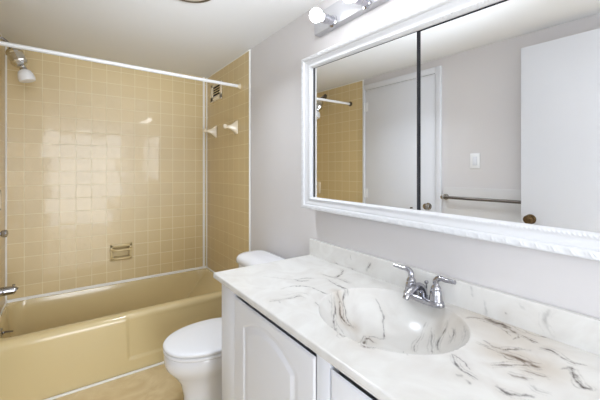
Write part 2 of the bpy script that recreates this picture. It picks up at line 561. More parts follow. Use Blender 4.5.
# ------------------------------------------------------------------ tub fittings on the left tile wall
XW = XTL + 0.0006
t = thing('tub_spout', 'chrome tub spout low on the left tile wall above the tub rim', 'tub spout', (XW, 2.85, 0.575))
sp = tube(bmesh.new(), [(XW, 2.85, 0.585), (XW + 0.04, 2.85, 0.588), (XW + 0.085, 2.85, 0.586), (XW + 0.098, 2.85, 0.578)], [.030, .029, .025, .022], 20)
finish('spout', sp, M['chrome'], t)
kb = lathe(bmesh.new(), (XW + 0.086, 2.85, 0.606), (0, 0, 1), [(0, .004), (.010, .004), (.011, .008), (.018, .008), (.020, .004)], 14)
finish('diverter_knob', kb, M['chrome'], t)

t = thing('shower_valve', 'small round chrome shower valve knob on the left tile wall above the spout', 'faucet handle', (XW, 2.85, 0.965))
finish('escutcheon', lathe(bmesh.new(), (XW, 2.85, 0.965), (1, 0, 0), [(0, .045), (.006, .044), (.012, .030), (.014, .012), (.025, .011)]), M['chrome'], t)
kv = lathe(bmesh.new(), (XW + 0.022, 2.85, 0.965), (1, 0, 0), [(0, .014), (.006, .023), (.020, .026), (.030, .024), (.036, .014)], 10)
finish('handle', kv, M['chrome'], t)

t = thing('wall_shower', 'chrome shower arm and filter with white bell shower head near the ceiling', 'shower head', (XW, 2.85, 2.235))
finish('escutcheon', lathe(bmesh.new(), (XW, 2.85, 2.236), (1, 0, 0), [(0, .032), (.004, .031), (.012, .020), (.016, .012)]), M['bronze'], t)
finish('shower_arm', tube(bmesh.new(), [(XW + 0.004, 2.85, 2.236), (XW + 0.03, 2.85, 2.234), (XW + 0.060, 2.85, 2.208), (XW + 0.074, 2.85, 2.176)], .010, 14), M['chrome'], t)
ax = Vector((0.050, -0.01, -0.110)).normalized()
c0 = Vector((XW + 0.078, 2.85, 2.180))
flt = lathe(bmesh.new(), c0, ax, [(0, .014), (.006, .036), (.014, .044), (.030, .049), (.036, .043), (.082, .043), (.088, .049), (.102, .044), (.116, .036), (.124, .020), (.134, .016)], 12)
fo = finish('filter_body', flt, M['bright_chrome'], t, angle=20)
c1 = c0 + ax * 0.130
finish('swivel_nut', lathe(bmesh.new(), c1, ax, [(0, .013), (.004, .020), (.016, .020), (.020, .013)], 12), M['chrome'], t, angle=20)
ax2 = Vector((0.028, -0.006, -0.10)).normalized()
hd = lathe(bmesh.new(), c1 + ax * 0.014, ax2, [(0, .014), (.004, .024), (.014, .036), (.034, .043), (.060, .047), (.076, .044), (.079, .038), (.077, .005)], 28)
finish('spray_head', hd, M['seat'], t)

# ceramic fixture on the left wall, seen in the mirror
t = thing('soap_holder', 'small cream ceramic holder on the left tiles, reflected at the mirror corner', 'soap holder', (XW, 2.965, 1.10))
pl = B(XW, XW + 0.004, 2.925, 3.01, 1.105, 1.245, 0.0015)
finish('backplate', pl, M['ceramic'], t)
finish('grip', tube(bmesh.new(), [(XW + 0.004, 2.945, 1.115), (XW + 0.007, 2.945, 1.14), (XW + 0.007, 2.945, 1.205), (XW + 0.004, 2.945, 1.232)], .006, 12, flat=0.5, up=(1, 0, 0)), M['ceramic'], t)

# ------------------------------------------------------------------ recessed soap dish on the back wall
t = thing('soap_dish', 'tan ceramic soap dish set into the back wall tiles above the tub', 'soap dish', (0.372, YB, 0.60))
ux0, ux1, uz0, uz1 = 0.287, 0.459, 0.596, 0.741
fr = bmesh.new()
yw = YB - 0.0006
box(fr, ux0, ux1, yw - 0.012, yw, uz0, uz0 + 0.022, 0.005)
box(fr, ux0, ux1, yw - 0.012, yw, uz1 - 0.030, uz1, 0.005)
box(fr, ux0, ux0 + 0.024, yw - 0.012, yw, uz0 + 0.004, uz1 - 0.004, 0.005)
box(fr, ux1 - 0.024, ux1, yw - 0.012, yw, uz0 + 0.004, uz1 - 0.004, 0.005)
finish('rim', fr, M['ceramic_tan'], t)
rc = B(HX0 + .0005, HX1 - .0005, YB + 0.042, YB + 0.046, HZ0 + .0005, HZ1 - .0005)
box(rc, HX0 + .0005, HX0 + .004, yw, YB + 0.042, HZ0 + .0005, HZ1 - .0005)
box(rc, HX1 - .004, HX1 - .0005, yw, YB + 0.042, HZ0 + .0005, HZ1 - .0005)
box(rc, HX0 + .004, HX1 - .004, yw, YB + 0.042, HZ0 + .0005, HZ0 + .006)
box(rc, HX0 + .004, HX1 - .004, yw, YB + 0.042, HZ1 - .004, HZ1 - .0005)
finish('recess', rc, M['ceramic_tan'], t)
finish('grab_bar', tube(bmesh.new(), [(ux0 + 0.016, yw - 0.008, 0.695), (ux0 + 0.03, yw - 0.030, 0.690), (0.372, yw - 0.036, 0.687), (ux1 - 0.03, yw - 0.030, 0.690), (ux1 - 0.016, yw - 0.008, 0.695)], .011, 14), M['ceramic_tan'], t)
tr = tube(bmesh.new(), [(ux0 + 0.02, yw - 0.012, 0.622), (0.33, yw - 0.026, 0.616), (0.414, yw - 0.026, 0.616), (ux1 - 0.02, yw - 0.012, 0.622)], .009, 12)
finish('tray_lip', tr, M['ceramic_tan'], t)

# ------------------------------------------------------------------ fittings on the right tile wall
XV = XTR - 0.0006
t = thing('vent_grille', 'small cream wall vent with dark louvers high on the right tiles', 'vent', (XV, 2.96, 2.04))
vy0, vy1, vz0, vz1 = 2.830, 3.095, 2.035, 2.200
vf = bmesh.new()
box(vf, XV - 0.010, XV, vy0, vy1, vz0, vz0 + 0.045, 0.003)
box(vf, XV - 0.010, XV, vy0, vy1, vz1 - 0.028, vz1, 0.003)
box(vf, XV - 0.010, XV, vy0, vy0 + 0.035, vz0 + 0.003, vz1 - 0.003, 0.003)
box(vf, XV - 0.010, XV, vy1 - 0.055, vy1, vz0 + 0.003, vz1 - 0.003, 0.003)
finish('frame', vf, M['ceramic'], t)
finish('backing', B(XV - 0.003, XV, vy0 + 0.03, vy1 - 0.05, vz0 + 0.04, vz1 - 0.02), M['dark'], t)
for k in range(3):
    z = 2.101 + k * 0.0225
    finish('louver', box(bmesh.new(), XV - 0.009, XV - 0.003, vy0 + 0.034, vy1 - 0.054, z, z + 0.007, 0.001), M['ceramic_tan'], t)

def bar_post(y, z, label):
    t = thing('towel_bar_post', label, 'towel bar post', (XV, y, z - 0.055), 'ceramic towel bar posts on the right tiles')
    finish('base_plate', B(XV - 0.011, XV, y - 0.027, y + 0.027, z - 0.056, z + 0.056, 0.004), M['ceramic'], t)
    loops = []
    for s in np.linspace(0, 1, 10):
        hw = 0.020 * (1 - s) ** 1.6 + 0.011; hh = 0.044 * (1 - s) ** 2.0 + 0.011
        x = XV - 0.010 - 0.085 * s
        loops.append([(x, y + hw * math.copysign(abs(math.cos(a)) ** 0.7, math.cos(a)), z + hh * math.copysign(abs(math.sin(a)) ** 0.7, math.sin(a))) for a in np.linspace(0, 2 * PI, 24, endpoint=False)])
    finish('arm', rings(bmesh.new(), loops), M['ceramic'], t)
    kn = sphere(bmesh.new(), (XV - 0.101, y, z + 0.002), 0.0195)
    finish('bar_socket', kn, M['ceramic'], t)
bar_post(2.510, 1.733, 'cream flared ceramic bar post on right tiles, nearer the white tile edge')
bar_post(2.985, 1.745, 'cream flared ceramic bar post on right tiles, deeper in the alcove near the corner')

# ------------------------------------------------------------------ shower curtain rod
YR = 2.452
t = thing('shower_curtain_rod', 'straight white shower curtain rod spanning the tub below the ceiling', 'curtain rod', (XL, YR, 2.08))
finish('rod', lathe(bmesh.new(), (XTL + 0.004, YR, 2.088), Vector((XTR - XTL - 0.008, 0, -0.026)), [(0, .0125), (1.5135, .0125)], 24), M['plastic_white'], t)
for x, d, z in ((XTL + 0.0006, 1, 2.088), (XTR - 0.0006, -1, 2.062)):
    finish('end_flange', lathe(bmesh.new(), (x, YR, z), (d, 0, 0), [(0, .024), (.006, .024), (.010, .017), (.022, .016)], 24), M['bronze'] if d > 0 else M['ceramic'], t)

# ------------------------------------------------------------------ toilet
def egg(cx, cy, front, back, half, z, n=56, pw=2.15):
    """outline in the XY plane, front towards -X"""
    out = []
    for i in range(n):
        a = 2 * PI * i / n
        c, s = math.cos(a), math.sin(a)
        rx = back if c > 0 else front
        p = 2.0 if c <= 0 else 2.6
        out.append((cx + rx * math.copysign(abs(c) ** (2 / p), c), cy + half * math.copysign(abs(s) ** (2 / pw), s), z))
    return out

def toilet():
    cy = 1.822
    t = thing('toilet', 'white two piece toilet with closed lid between the vanity and the bathtub', 'toilet', (0.75, cy, 0))
    b = bmesh.new()
    L = [(0.70, .205, .30, .118, 0.0), (0.70, .205, .30, .118, 0.02), (0.70, .190, .28, .108, 0.06), (0.70, .185, .27, .104, 0.14),
         (0.69, .195, .26, .112, 0.22), (0.68, .222, .25, .138, 0.275), (0.67, .246, .25, .166, 0.315), (0.665, .252, .25, .178, 0.345), (0.665, .252, .25, .182, 0.385), (0.665, .246, .245, .178, 0.395)]
    rings(b, [egg(c, cy, f, k, h, z) for c, f, k, h, z in L])
    finish('bowl', b, M['porcelain'], t, angle=60)
    s = bmesh.new()
    rings(s, [egg(0.665, cy, .250, .225, .186, .3965), egg(0.665, cy, .256, .23, .191, .402), egg(0.665, cy, .256, .23, .191, .411), egg(0.665, cy, .250, .225, .186, .4155)])
    finish('seat', s, M['seat'], t, angle=60)
    l = bmesh.new()
    prof = [(.945, .4185), (.985, .4200), (1.0, .4255), (1.0, .433), (.985, .4385), (.95, .4415), (.85, .4445), (.6, .447), (.3, .4482), (.02, .4486)]
    rings(l, [egg(0.665, cy, .257 * k, .23 * k, .192 * k, z) for k, z in prof])
    lo = finish('lid', l, M['seat'], t, angle=60)
    for dy in (-0.075, 0.075):
        h = tube(bmesh.new(), [(0.900, cy + dy - 0.022, .437), (0.900, cy + dy + 0.022, .437)], .012, 14)
        finish('hinge', h, M['seat'], lo)
    tk = bmesh.new()
    def rr(x0, x1, y0, y1, r, z, n=10):
        out = []
        for (cx_, cy_, a0) in ((x1 - r, y1 - r, 0), (x0 + r, y1 - r, PI / 2), (x0 + r, y0 + r, PI), (x1 - r, y0 + r, 1.5 * PI)):
            for i in range(n):
                a = a0 + i / (n - 1) * PI / 2
                out.append((cx_ + r * math.cos(a), cy_ + r * math.sin(a), z))
        return out
    y0, y1 = cy - 0.232, cy + 0.232
    rings(tk, [rr(.950, 1.118, y0 + .03, y1 - .03, .05, .396), rr(.935, 1.120, y0 + .015, y1 - .015, .055, .44), rr(.925, 1.122, y0 + .006, y1 - .006, .055, .60), rr(.920, 1.122, y0 + .004, y1 - .004, .055, .762)])
    finish('tank', tk, M['porcelain'], t, angle=60)
    ld = bmesh.new()
    a0, a1, b0, b1 = .905, 1.126, y0 - .010, y1 + .012
    def inset(k, z): return rr(a0 + k, a1 - k * .5, b0 + k, b1 - k, .075 - k * .5, z)
    rings(ld, [inset(.006, .7625), inset(0, .768), inset(0, .788), inset(.004, .800), inset(.014, .812), inset(.032, .821), inset(.06, .826), inset(.085, .827)])
    finish('tank_lid', ld, M['porcelain'], t, angle=60)
    fl = lathe(bmesh.new(), (0.9205, cy - 0.15, 0.70), (-1, 0, 0), [(0, .014), (.006, .014), (.012, .008)], 16)
    tube(fl, [(0.910, cy - 0.15, 0.70), (0.905, cy - 0.10, 0.695), (0.905, cy - 0.07, 0.692)], [.006, .006, .007], 10)
    finish('flush_lever', fl, M['chrome'], t)
toilet()

# ------------------------------------------------------------------ vanity cabinet
VX = 0.590; VY0, VY1 = -0.22, 1.436; CT = 0.895; CB = 0.871
def arched_door(y0, y1, z0, z1, x_face, parent):
    """cathedral raised-panel door, face towards -X"""
    W, H = y1 - y0, z1 - z0
    ny, nz = 200, 240
    yy = np.linspace(0, W, ny); zz = np.linspace(0, H, nz)
    Yg, Zg = np.meshgrid(yy, zz, indexing='ij')
    m = 0.092
    u = (Yg - W / 2) / (W / 2 - m)
    sh = H - 0.098; rise = 0.060
    top = sh + rise * (1 - np.clip(np.abs(u), 0, 1) ** 2.0)
    slope = np.gradient(top, yy, axis=0)
    dt = (top - Zg) / np.sqrt(1 + slope ** 2)
    d = np.minimum(np.minimum(Yg - m, W - m - Yg), np.minimum(Zg - m, dt))
    def sst(t):
        t = np.clip(t, 0, 1); return t * t * (3 - 2 * t)
    h = -0.006 * sst((d + 0.004) / 0.007) + 0.0065 * sst((d - 0.008) / 0.030)
    e = np.minimum(np.minimum(Yg, W - Yg), np.minimum(Zg, H - Zg))
    h = h - 0.005 * (1 - sst(e / 0.008))
    Pg = np.stack([x_face - h, y0 + Yg, z0 + Zg], -1)
    bm = grid_mesh(Pg)
    # sides and back
    def rect(x, a, c, d, e): return [(x, a, d), (x, c, d), (x, c, e), (x, a, e)]
    sd = bmesh.new()      # edges undercut towards the back, shaped so the gaps show dark
    rings(sd, [rect(x_face + 0.0051, y0, y1, z0, z1), rect(x_face + 0.0175, y0 + 0.022, y1 - 0.004, z0 + 0.004, z1 - 0.016)])
    merge(bm, sd)
    return finish('door', bm, M['cabinet'], parent, angle=60)

t = thing('vanity_cabinet', 'white vanity cabinet with arched raised panel doors under the marble top', 'vanity cabinet', (0.86, 0.7, 0))
cb = bmesh.new()
zt = CB - 0.0008
box(cb, VX - 0.0155, VX + 0.02, 0.108, 1.2905, 0.09, 0.118)     # bottom rail of the face frame
for ya, yb_ in ((VY0, 0.108), (0.672, 0.7293), (1.2905, VY1)):     # its stiles run up to the top, open gaps above the doors
    box(cb, VX - 0.0155, VX + 0.02, ya, yb_, 0.10, zt, 0.0015)
box(cb, VX + 0.02, XR - 0.002, VY1 - 0.018, VY1, 0.0005, zt)     # end panels
box(cb, VX + 0.02, XR - 0.002, VY0, VY0 + 0.018, 0.0005, zt)
box(cb, VX + 0.02, XR - 0.002, VY0 + 0.018, VY1 - 0.018, 0.09, 0.108)   # bottom
box(cb, XR - 0.012, XR - 0.002, VY0 + 0.018, VY1 - 0.018, 0.108, zt)    # back
box(cb, VX + 0.055, VX + 0.07, VY0 + 0.018, VY1 - 0.018, 0.0005, 0.09)  # toe kick
finish('body', cb, M['cabinet'], t)
VD = VX - 0.0005
arched_door(0.734, 1.290, 0.125, 0.842, VD - 0.018, t)
arched_door(0.112, 0.668, 0.125, 0.842, VD - 0.018, t)
# ------------------------------------------------------------------ cultured marble top with integral basin
# natural veins of the stone: (points, width mm, strength, brownness) in top (x, y) and splash (y, z) coordinates
COUNTER_VEINS = [
    ([(0.703,1.125),(0.774,1.114),(0.815,1.061),(0.816,0.986),(0.831,0.958)], 3.5, 0.5, 0.1),
    ([(0.607,1.044),(0.677,1.02),(0.722,1.025),(0.727,0.993)], 5, 0.45, 0.2),
    ([(0.678,1.056),(0.749,1.043),(0.755,1.002)], 4, 0.22, 0.1),
    ([(0.809,1.184),(0.82,1.157),(0.858,1.138)], 5, 0.5, 0.1),
    ([(0.809,1.184),(0.859,1.173),(0.892,1.15)], 4, 0.55, 0.1),
    ([(0.722,1.31),(0.809,1.184)], 4, 0.2, 0.1),
    ([(0.959,1.18),(0.975,1.104),(1.044,1.134),(1.082,1.174)], 6, 0.7, 0.2),
    ([(0.975,1.104),(0.981,1.051),(0.976,1.009)], 5, 0.45, 0.1),
    ([(0.938,1.122),(0.916,1.0),(0.919,0.968),(0.902,0.958)], 5, 0.45, 0.1),
    ([(0.809,0.956),(0.82,0.951)], 4, 0.3, 0.1),
    ([(0.731,0.943),(0.721,0.906)], 3.5, 0.5, 0),
    ([(0.628,1.026),(0.625,1.007)], 3, 0.4, 0),
    ([(0.846,0.965),(0.825,0.939),(0.786,0.893),(0.653,0.719),(0.655,0.691)], 5, 0.55, 0.25),
    ([(0.869,0.978),(0.861,0.947),(0.845,0.924),(0.841,0.896),(0.863,0.871)], 7, 0.85, 0.8),
    ([(0.8,0.9),(0.8,0.873),(0.798,0.85)], 4, 0.35, 0.2),
    ([(0.914,0.987),(0.905,0.964),(0.879,0.945),(0.861,0.909),(0.861,0.877)], 4, 0.5, 0.3),
    ([(1.009,0.891),(0.999,0.852),(0.957,0.81),(0.923,0.788),(0.871,0.812),(0.663,0.645)], 4, 0.42, 0.15),
    ([(0.656,0.645),(0.859,0.814),(0.882,0.793)], 8, 0.6, 0.5),
    ([(0.658,0.64),(0.66,0.62),(0.678,0.604)], 5, 0.5, 0.5),
    ([(1.044,0.69),(0.977,0.686),(0.952,0.674),(0.939,0.66)], 5, 0.4, 0.2),
    ([(1.035,0.661),(0.984,0.634),(0.949,0.608)], 5, 0.38, 0.3),
    ([(1.052,0.615),(1.031,0.614),(1.001,0.617),(0.98,0.607),(0.955,0.587)], 6, 0.48, 0.2),
    ([(1.03,0.587),(1.011,0.571),(0.984,0.565)], 7, 0.42, 0.1),
    ([(0.925,0.696),(0.723,0.531)], 4, 0.45, 0.1),
    ([(1.014,0.541),(0.986,0.52),(0.959,0.518)], 5, 0.2, 0.1),
    ([(1.056,0.558),(1.083,0.539),(1.098,0.506),(1.108,0.482)], 5, 0.45, 0.6),
    ([(1.101,0.522),(1.103,0.486),(1.099,0.456),(1.069,0.409)], 32, 1.0, 0.7),
    ([(1.074,0.413),(1.07,0.378),(1.071,0.357)], 5, 0.8, 0.5),
    ([(1.029,0.403),(1.053,0.4),(1.082,0.408)], 4, 0.5, 0.3),
    ([(0.957,0.448),(0.945,0.424),(0.947,0.405),(0.991,0.373),(1.006,0.351)], 5, 0.6, 0.4),
    ([(0.931,0.398),(0.94,0.368),(0.941,0.346),(0.933,0.326),(0.944,0.308)], 17, 0.95, 0.9),
    ([(0.846,0.382),(0.869,0.371),(0.909,0.343),(0.936,0.314)], 6, 0.6, 0.6),
    ([(0.85,0.346),(0.856,0.323),(0.87,0.304)], 6, 0.45, 0.7),
    ([(0.886,0.334),(0.896,0.313),(0.909,0.281)], 6, 0.45, 0.6),
    ([(0.936,0.344),(0.912,0.366),(0.925,0.402),(0.925,0.457)], 4, 0.35, 0.4),
    ([(1.045,0.341),(1.049,0.32),(1.043,0.301)], 10, 0.55, 0.3),
    ([(1.045,0.306),(1.026,0.275),(1.039,0.248)], 5, 0.6, 0.4),
    ([(0.974,0.277),(0.994,0.267),(0.961,0.249),(0.935,0.237),(0.924,0.224),(0.938,0.213),(0.946,0.22)], 7, 0.55, 0.3),
    ([(1.004,0.266),(0.969,0.247),(0.942,0.231)], 6, 0.4, 0.3),
    ([(0.818,0.466),(0.79,0.442),(0.772,0.415),(0.769,0.394),(0.767,0.377)], 5, 0.5, 0.1),
    ([(0.818,0.466),(0.808,0.43),(0.788,0.404)], 4, 0.5, 0.1),
    ([(0.744,0.416),(0.746,0.401)], 10, 0.5, 0.1),
    ([(0.745,0.388),(0.736,0.373)], 9, 0.45, 0.1),
    ([(0.773,0.343),(0.77,0.325),(0.78,0.302),(0.805,0.273)], 8, 0.5, 0.1),
    ([(0.843,0.302),(0.834,0.28),(0.843,0.257)], 5, 0.3, 0.1),
    ([(0.936,0.469),(0.932,0.423)], 4, 0.3, 0.3),
    ([(1.166,0.348),(1.121,0.359),(1.112,0.393),(1.123,0.423)], 4, 0.4, 0.4),
]
SPLASH_VEINS = [
    ([(1.055,0.91),(1.036,0.938),(1.024,0.964)], 6, 0.55, 0.1),
    ([(1.278,0.901),(1.233,0.881),(1.225,0.858)], 5, 0.5, 0.1),
    ([(1.225,0.863),(1.167,0.892),(1.113,0.896)], 5, 0.4, 0.1),
    ([(1.16,0.967),(1.153,0.939)], 4, 0.3, 0.1),
    ([(0.349,0.979),(0.364,0.939),(0.342,0.904)], 14, 0.22, 0.1),
    ([(0.459,0.928),(0.456,0.926)], 4, 0.5, 0.4),
    ([(0.575,0.99),(0.562,0.946)], 10, 0.2, 0),
    ([(0.529,0.946),(0.519,0.893)], 8, 0.2, 0),
    ([(0.423,0.971),(0.412,0.954)], 8, 0.12, 0),
]

def vein_values(A, Bc, veins, seed):
    """per-vertex (strength, brownness, cloud) for coordinates A, Bc"""
    def jit(sd):
        return (0.0045 * vnoise(A * 30 + sd, Bc * 30, seed + sd) + 0.0026 * vnoise(A * 90, Bc * 90 + sd, seed + sd + 1)
                + 0.0014 * vnoise(A * 230 + sd, Bc * 230, seed + sd + 2))
    S = np.zeros_like(A); T = np.zeros_like(A); Cl = np.zeros_like(A)
    wn = 0.75 + 0.5 * vnoise(A * 60, Bc * 60, seed + 4)
    brk = np.clip(0.78 + 0.55 * vnoise(A * 75 + 3, Bc * 75, seed + 5) + 0.25 * vnoise(A * 200, Bc * 200, seed + 6), 0.4, 1)
    def draw(pts, w, s, tn, sd, cloud):
        nonlocal S, T, Cl
        ja, jb = A + jit(sd), Bc + jit(sd + 20)
        dmin = np.full_like(A, 9.0); tt = np.zeros_like(A)
        path = smooth_path([(p[0], p[1], 0) for p in pts], 5) if len(pts) > 2 else [Vector((p[0], p[1], 0)) for p in pts]
        n = len(path) - 1
        for k in range(n):
            ax_, ay_ = path[k].x, path[k].y; bx_, by_ = path[k + 1].x, path[k + 1].y
            dx, dy = bx_ - ax_, by_ - ay_
            q = np.clip(((ja - ax_) * dx + (jb - ay_) * dy) / (dx * dx + dy * dy + 1e-12), 0, 1)
            d = np.hypot(ja - ax_ - q * dx, jb - ay_ - q * dy)
            tt = np.where(d < dmin, (k + q) / n, tt); dmin = np.minimum(d, dmin)
        taper = 0.35 + 0.65 * np.sin(PI * np.clip(tt, 0.0, 1.0)) ** 0.6
        hw = w * 0.0005 * taper * wn
        v = min(1.25, s * 2.1) * np.exp(-(dmin / (hw + 0.0008)) ** 2) * taper * brk
        v = np.maximum(v, 0.20 * s * np.exp(-dmin / (w * 0.0008 + 0.001)) * taper)
        T = np.where(v > S, tn, T)
        S = np.maximum(S, v)
        if cloud:
            Cl = np.maximum(Cl, 0.6 * s * tn ** 0.5 * min(1.0, w / 8) * np.exp(-(dmin / (w * 0.0034 + 0.003)) ** 2))
    for vi, (pts, w, s, tn) in enumerate(veins):
        draw(pts, w, s, tn, vi % 7, True)
        if w >= 5 and len(pts) > 2:      # thinner strands run beside the main streak
            for k, off in enumerate((-1.0, 1.0)):
                o = off * (0.004 + 0.0007 * w)
                dx, dy = pts[-1][0] - pts[0][0], pts[-1][1] - pts[0][1]
                l = math.hypot(dx, dy) + 1e-9
                q2 = [(p[0] - dy / l * o, p[1] + dx / l * o) for p in pts]
                draw(q2, 2.2, s * 0.42, tn * 0.7, (vi + 3 + 5 * k) % 9 + 8, False)
    Cl = np.maximum(Cl, 0.22 * np.exp(-((A - 1.06) / 0.10) ** 2 - ((Bc - 0.42) / 0.16) ** 2))
    return np.clip(S, 0, 1), T, np.clip(Cl, 0, 1)

def set_veins(o, S, T, Cl):
    at = o.data.color_attributes.new('vein', 'FLOAT_COLOR', 'POINT')
    n = len(o.data.vertices)
    c = np.zeros((n, 4), dtype=np.float32); c[:, 3] = 1
    k = len(S.ravel())
    c[:k, 0] = S.ravel(); c[:k, 1] = T.ravel(); c[:k, 2] = Cl.ravel()
    at.data.foreach_set('color', c.ravel())

BCX, BCY, BAX, BBY, BD = .872, .722, .218, .252, .135
def vanity_top():
    x0, x1, y0, y1 = 0.556, XR - 0.0012, VY0 - 0.01, 1.492
    t = thing('marble_counter', 'white marbled vanity top with grey brown veins and a sunken oval basin', 'vanity top', (0.85, 0.7, CB))
    xs = np.concatenate([[x0, x0 + .0012], np.linspace(x0 + 0.004, x1, 215)])
    ys = np.concatenate([np.linspace(y0, 0.2, 60)[:-1], np.linspace(0.2, y1 - 0.004, 470), [y1 - .0012, y1]])
    X, Y = np.meshgrid(xs, ys, indexing='ij')
    r = np.sqrt(((X - BCX) / BAX) ** 2 + ((Y - BCY) / BBY) ** 2)
    rc = np.minimum(r, 1)
    Z = CT - BD * (1 - rc ** 2.6) ** .85
    ex = np.minimum(X - x0, y1 - Y)
    Z = Z - 0.004 * np.clip(1 - ex / 0.004, 0, 1) ** 2
    bm = grid_mesh(np.stack([X, Y, Z], -1))
    # edge band and underside
    xb, yb_ = x0 + 0.001, y1 - 0.001
    bm.verts.ensure_lookup_table()
    nx, ny = len(xs), len(ys)
    front = [bm.verts[j] for j in range(ny)]
    side = [bm.verts[i * ny + ny - 1] for i in range(nx)]
    low = [bm.verts.new((x0, ys[j], CB)) for j in range(ny)]
    for j in range(ny - 1):
        bm.faces.new((front[j], low[j], low[j + 1], front[j + 1]))
    lows = [low[-1]] + [bm.verts.new((xs[i], y1, CB)) for i in range(1, nx)]
    for i in range(nx - 1):
        bm.faces.new((side[i], lows[i], lows[i + 1], side[i + 1]))
    v1, v2 = bm.verts.new((VX - 0.004, y0, CB)), bm.verts.new((VX - 0.004, y1, CB))
    v3 = bm.verts.new((VX - 0.004, y1, CB))
    bm.faces.new([low[0], v1, v2, low[-1]])
    bm.verts.remove(v3)
    o = finish('countertop', bm, M['marble'], t, angle=50)
    set_veins(o, *vein_values(X, Y, COUNTER_VEINS, 3))
    # backsplash
    zs = np.linspace(CT, 0.982, 36); ysb = np.linspace(y0, 1.494 - .002, 520)
    Yb, Zb = np.meshgrid(ysb, zs, indexing='ij')
    bs = grid_mesh(np.stack([np.full_like(Yb, 1.1225), Yb, Zb], -1))
    bs.verts.ensure_lookup_table()
    n2 = len(zs)
    topv = [bs.verts[j * n2 + n2 - 1] for j in range(len(ysb))]
    endc = [bs.verts[(len(ysb) - 1) * n2 + k] for k in range(n2)]
    t1 = [bs.verts.new((1.1235, v.co.y, .9845)) for v in topv]
    t2 = [bs.verts.new((x1, v.co.y, .9845)) for v in topv]
    for a, b in ((topv, t1), (t1, t2)):
        for j in range(len(ysb) - 1):
            bs.faces.new((a[j], a[j + 1], b[j + 1], b[j]))
    e0, e1 = bs.verts.new((1.1225, 1.492, CT)), bs.verts.new((x1, 1.492, CT))
    bs.faces.new(endc + [t1[-1], t2[-1], e1])
    bs.verts.remove(e0)
    o2 = finish('backsplash', bs, M['marble'], t, angle=50)
    S, T, Cl = vein_values(Yb, Zb, SPLASH_VEINS, 11)
    set_veins(o2, S * 0.8, T, Cl)
    dr = lathe(bmesh.new(), (BCX - 0.022, BCY - 0.01, CT - BD + 0.0008), (0, 0, 1), [(0, .020), (.002, .020), (.003, .014), (.005, .012), (.006, .004)], 24)
    finish('drain', dr, M['chrome'], t)
vanity_top()

# ------------------------------------------------------------------ faucet
def faucet():
    FX, FY = 1.066, 0.7185
    t = thing('faucet', 'chrome two handle centerset faucet at the back of the marble basin', 'faucet', (FX, FY, CT + 0.0005))
    z0 = CT + 0.0006
    def oval(k, z, n=40):
        out = []
        hl, hw = 0.080 - k, 0.0265 - k
        for i in range(n):
            a = 2 * PI * i / n
            c, s = math.cos(a), math.sin(a)
            out.append((FX + hw * math.copysign(abs(c) ** (2 / 2.6), c), FY + hl * math.copysign(abs(s) ** (2 / 3.2), s), z))
        return out
    finish('base_plate', rings(bmesh.new(), [oval(0, z0), oval(-.001, z0 + .004), oval(0, z0 + .014), oval(.003, z0 + .019), oval(.010, z0 + .021)]), M['chrome'], t, angle=45)
    for dy, s in ((0.0515, 1), (-0.0515, -1)):
        y = FY + dy
        h = lathe(bmesh.new(), (FX, y, z0 + 0.019), (0, 0, 1), [(0, .0235), (.006, .0225), (.012, .0218), (.022, .0205), (.034, .0192), (.038, .0170), (.0405, .0176), (.046, .0165), (.052, .0125), (.056, .0105)], 28)
        ho = finish('handle', h, M['chrome'], t, angle=40)
        pts = [(FX, y, z0 + .070), (FX, y + s * .001, z0 + .088), (FX - .001, y + s * .014, z0 + .100), (FX - .004, y + s * .040, z0 + .101), (FX - .006, y + s * .074, z0 + .103)]
        finish('lever', tube(bmesh.new(), pts, [.0108, .0108, .0100, .0082, .0070], 18, up=(1, 0, 0)), M['chrome'], ho, angle=60)
    pts = [(FX + .004, FY, z0 + .016), (FX - .002, FY, z0 + .040), (FX - .022, FY, z0 + .058), (FX - .058, FY, z0 + .056), (FX - .092, FY, z0 + .042), (FX - .104, FY, z0 + .030)]
    finish('spout', tube(bmesh.new(), pts, [.0150, .0145, .0135, .0125, .0115, .0105], 20, up=(0, 1, 0)), M['chrome'], t, angle=60)
    lr = lathe(bmesh.new(), (FX + .021, FY, z0 + .019), (0, 0, 1), [(0, .003), (.040, .003), (.041, .0065), (.047, .0075), (.051, .005), (.052, .001)], 14)
    finish('lift_rod', lr, M['chrome'], t)
faucet()

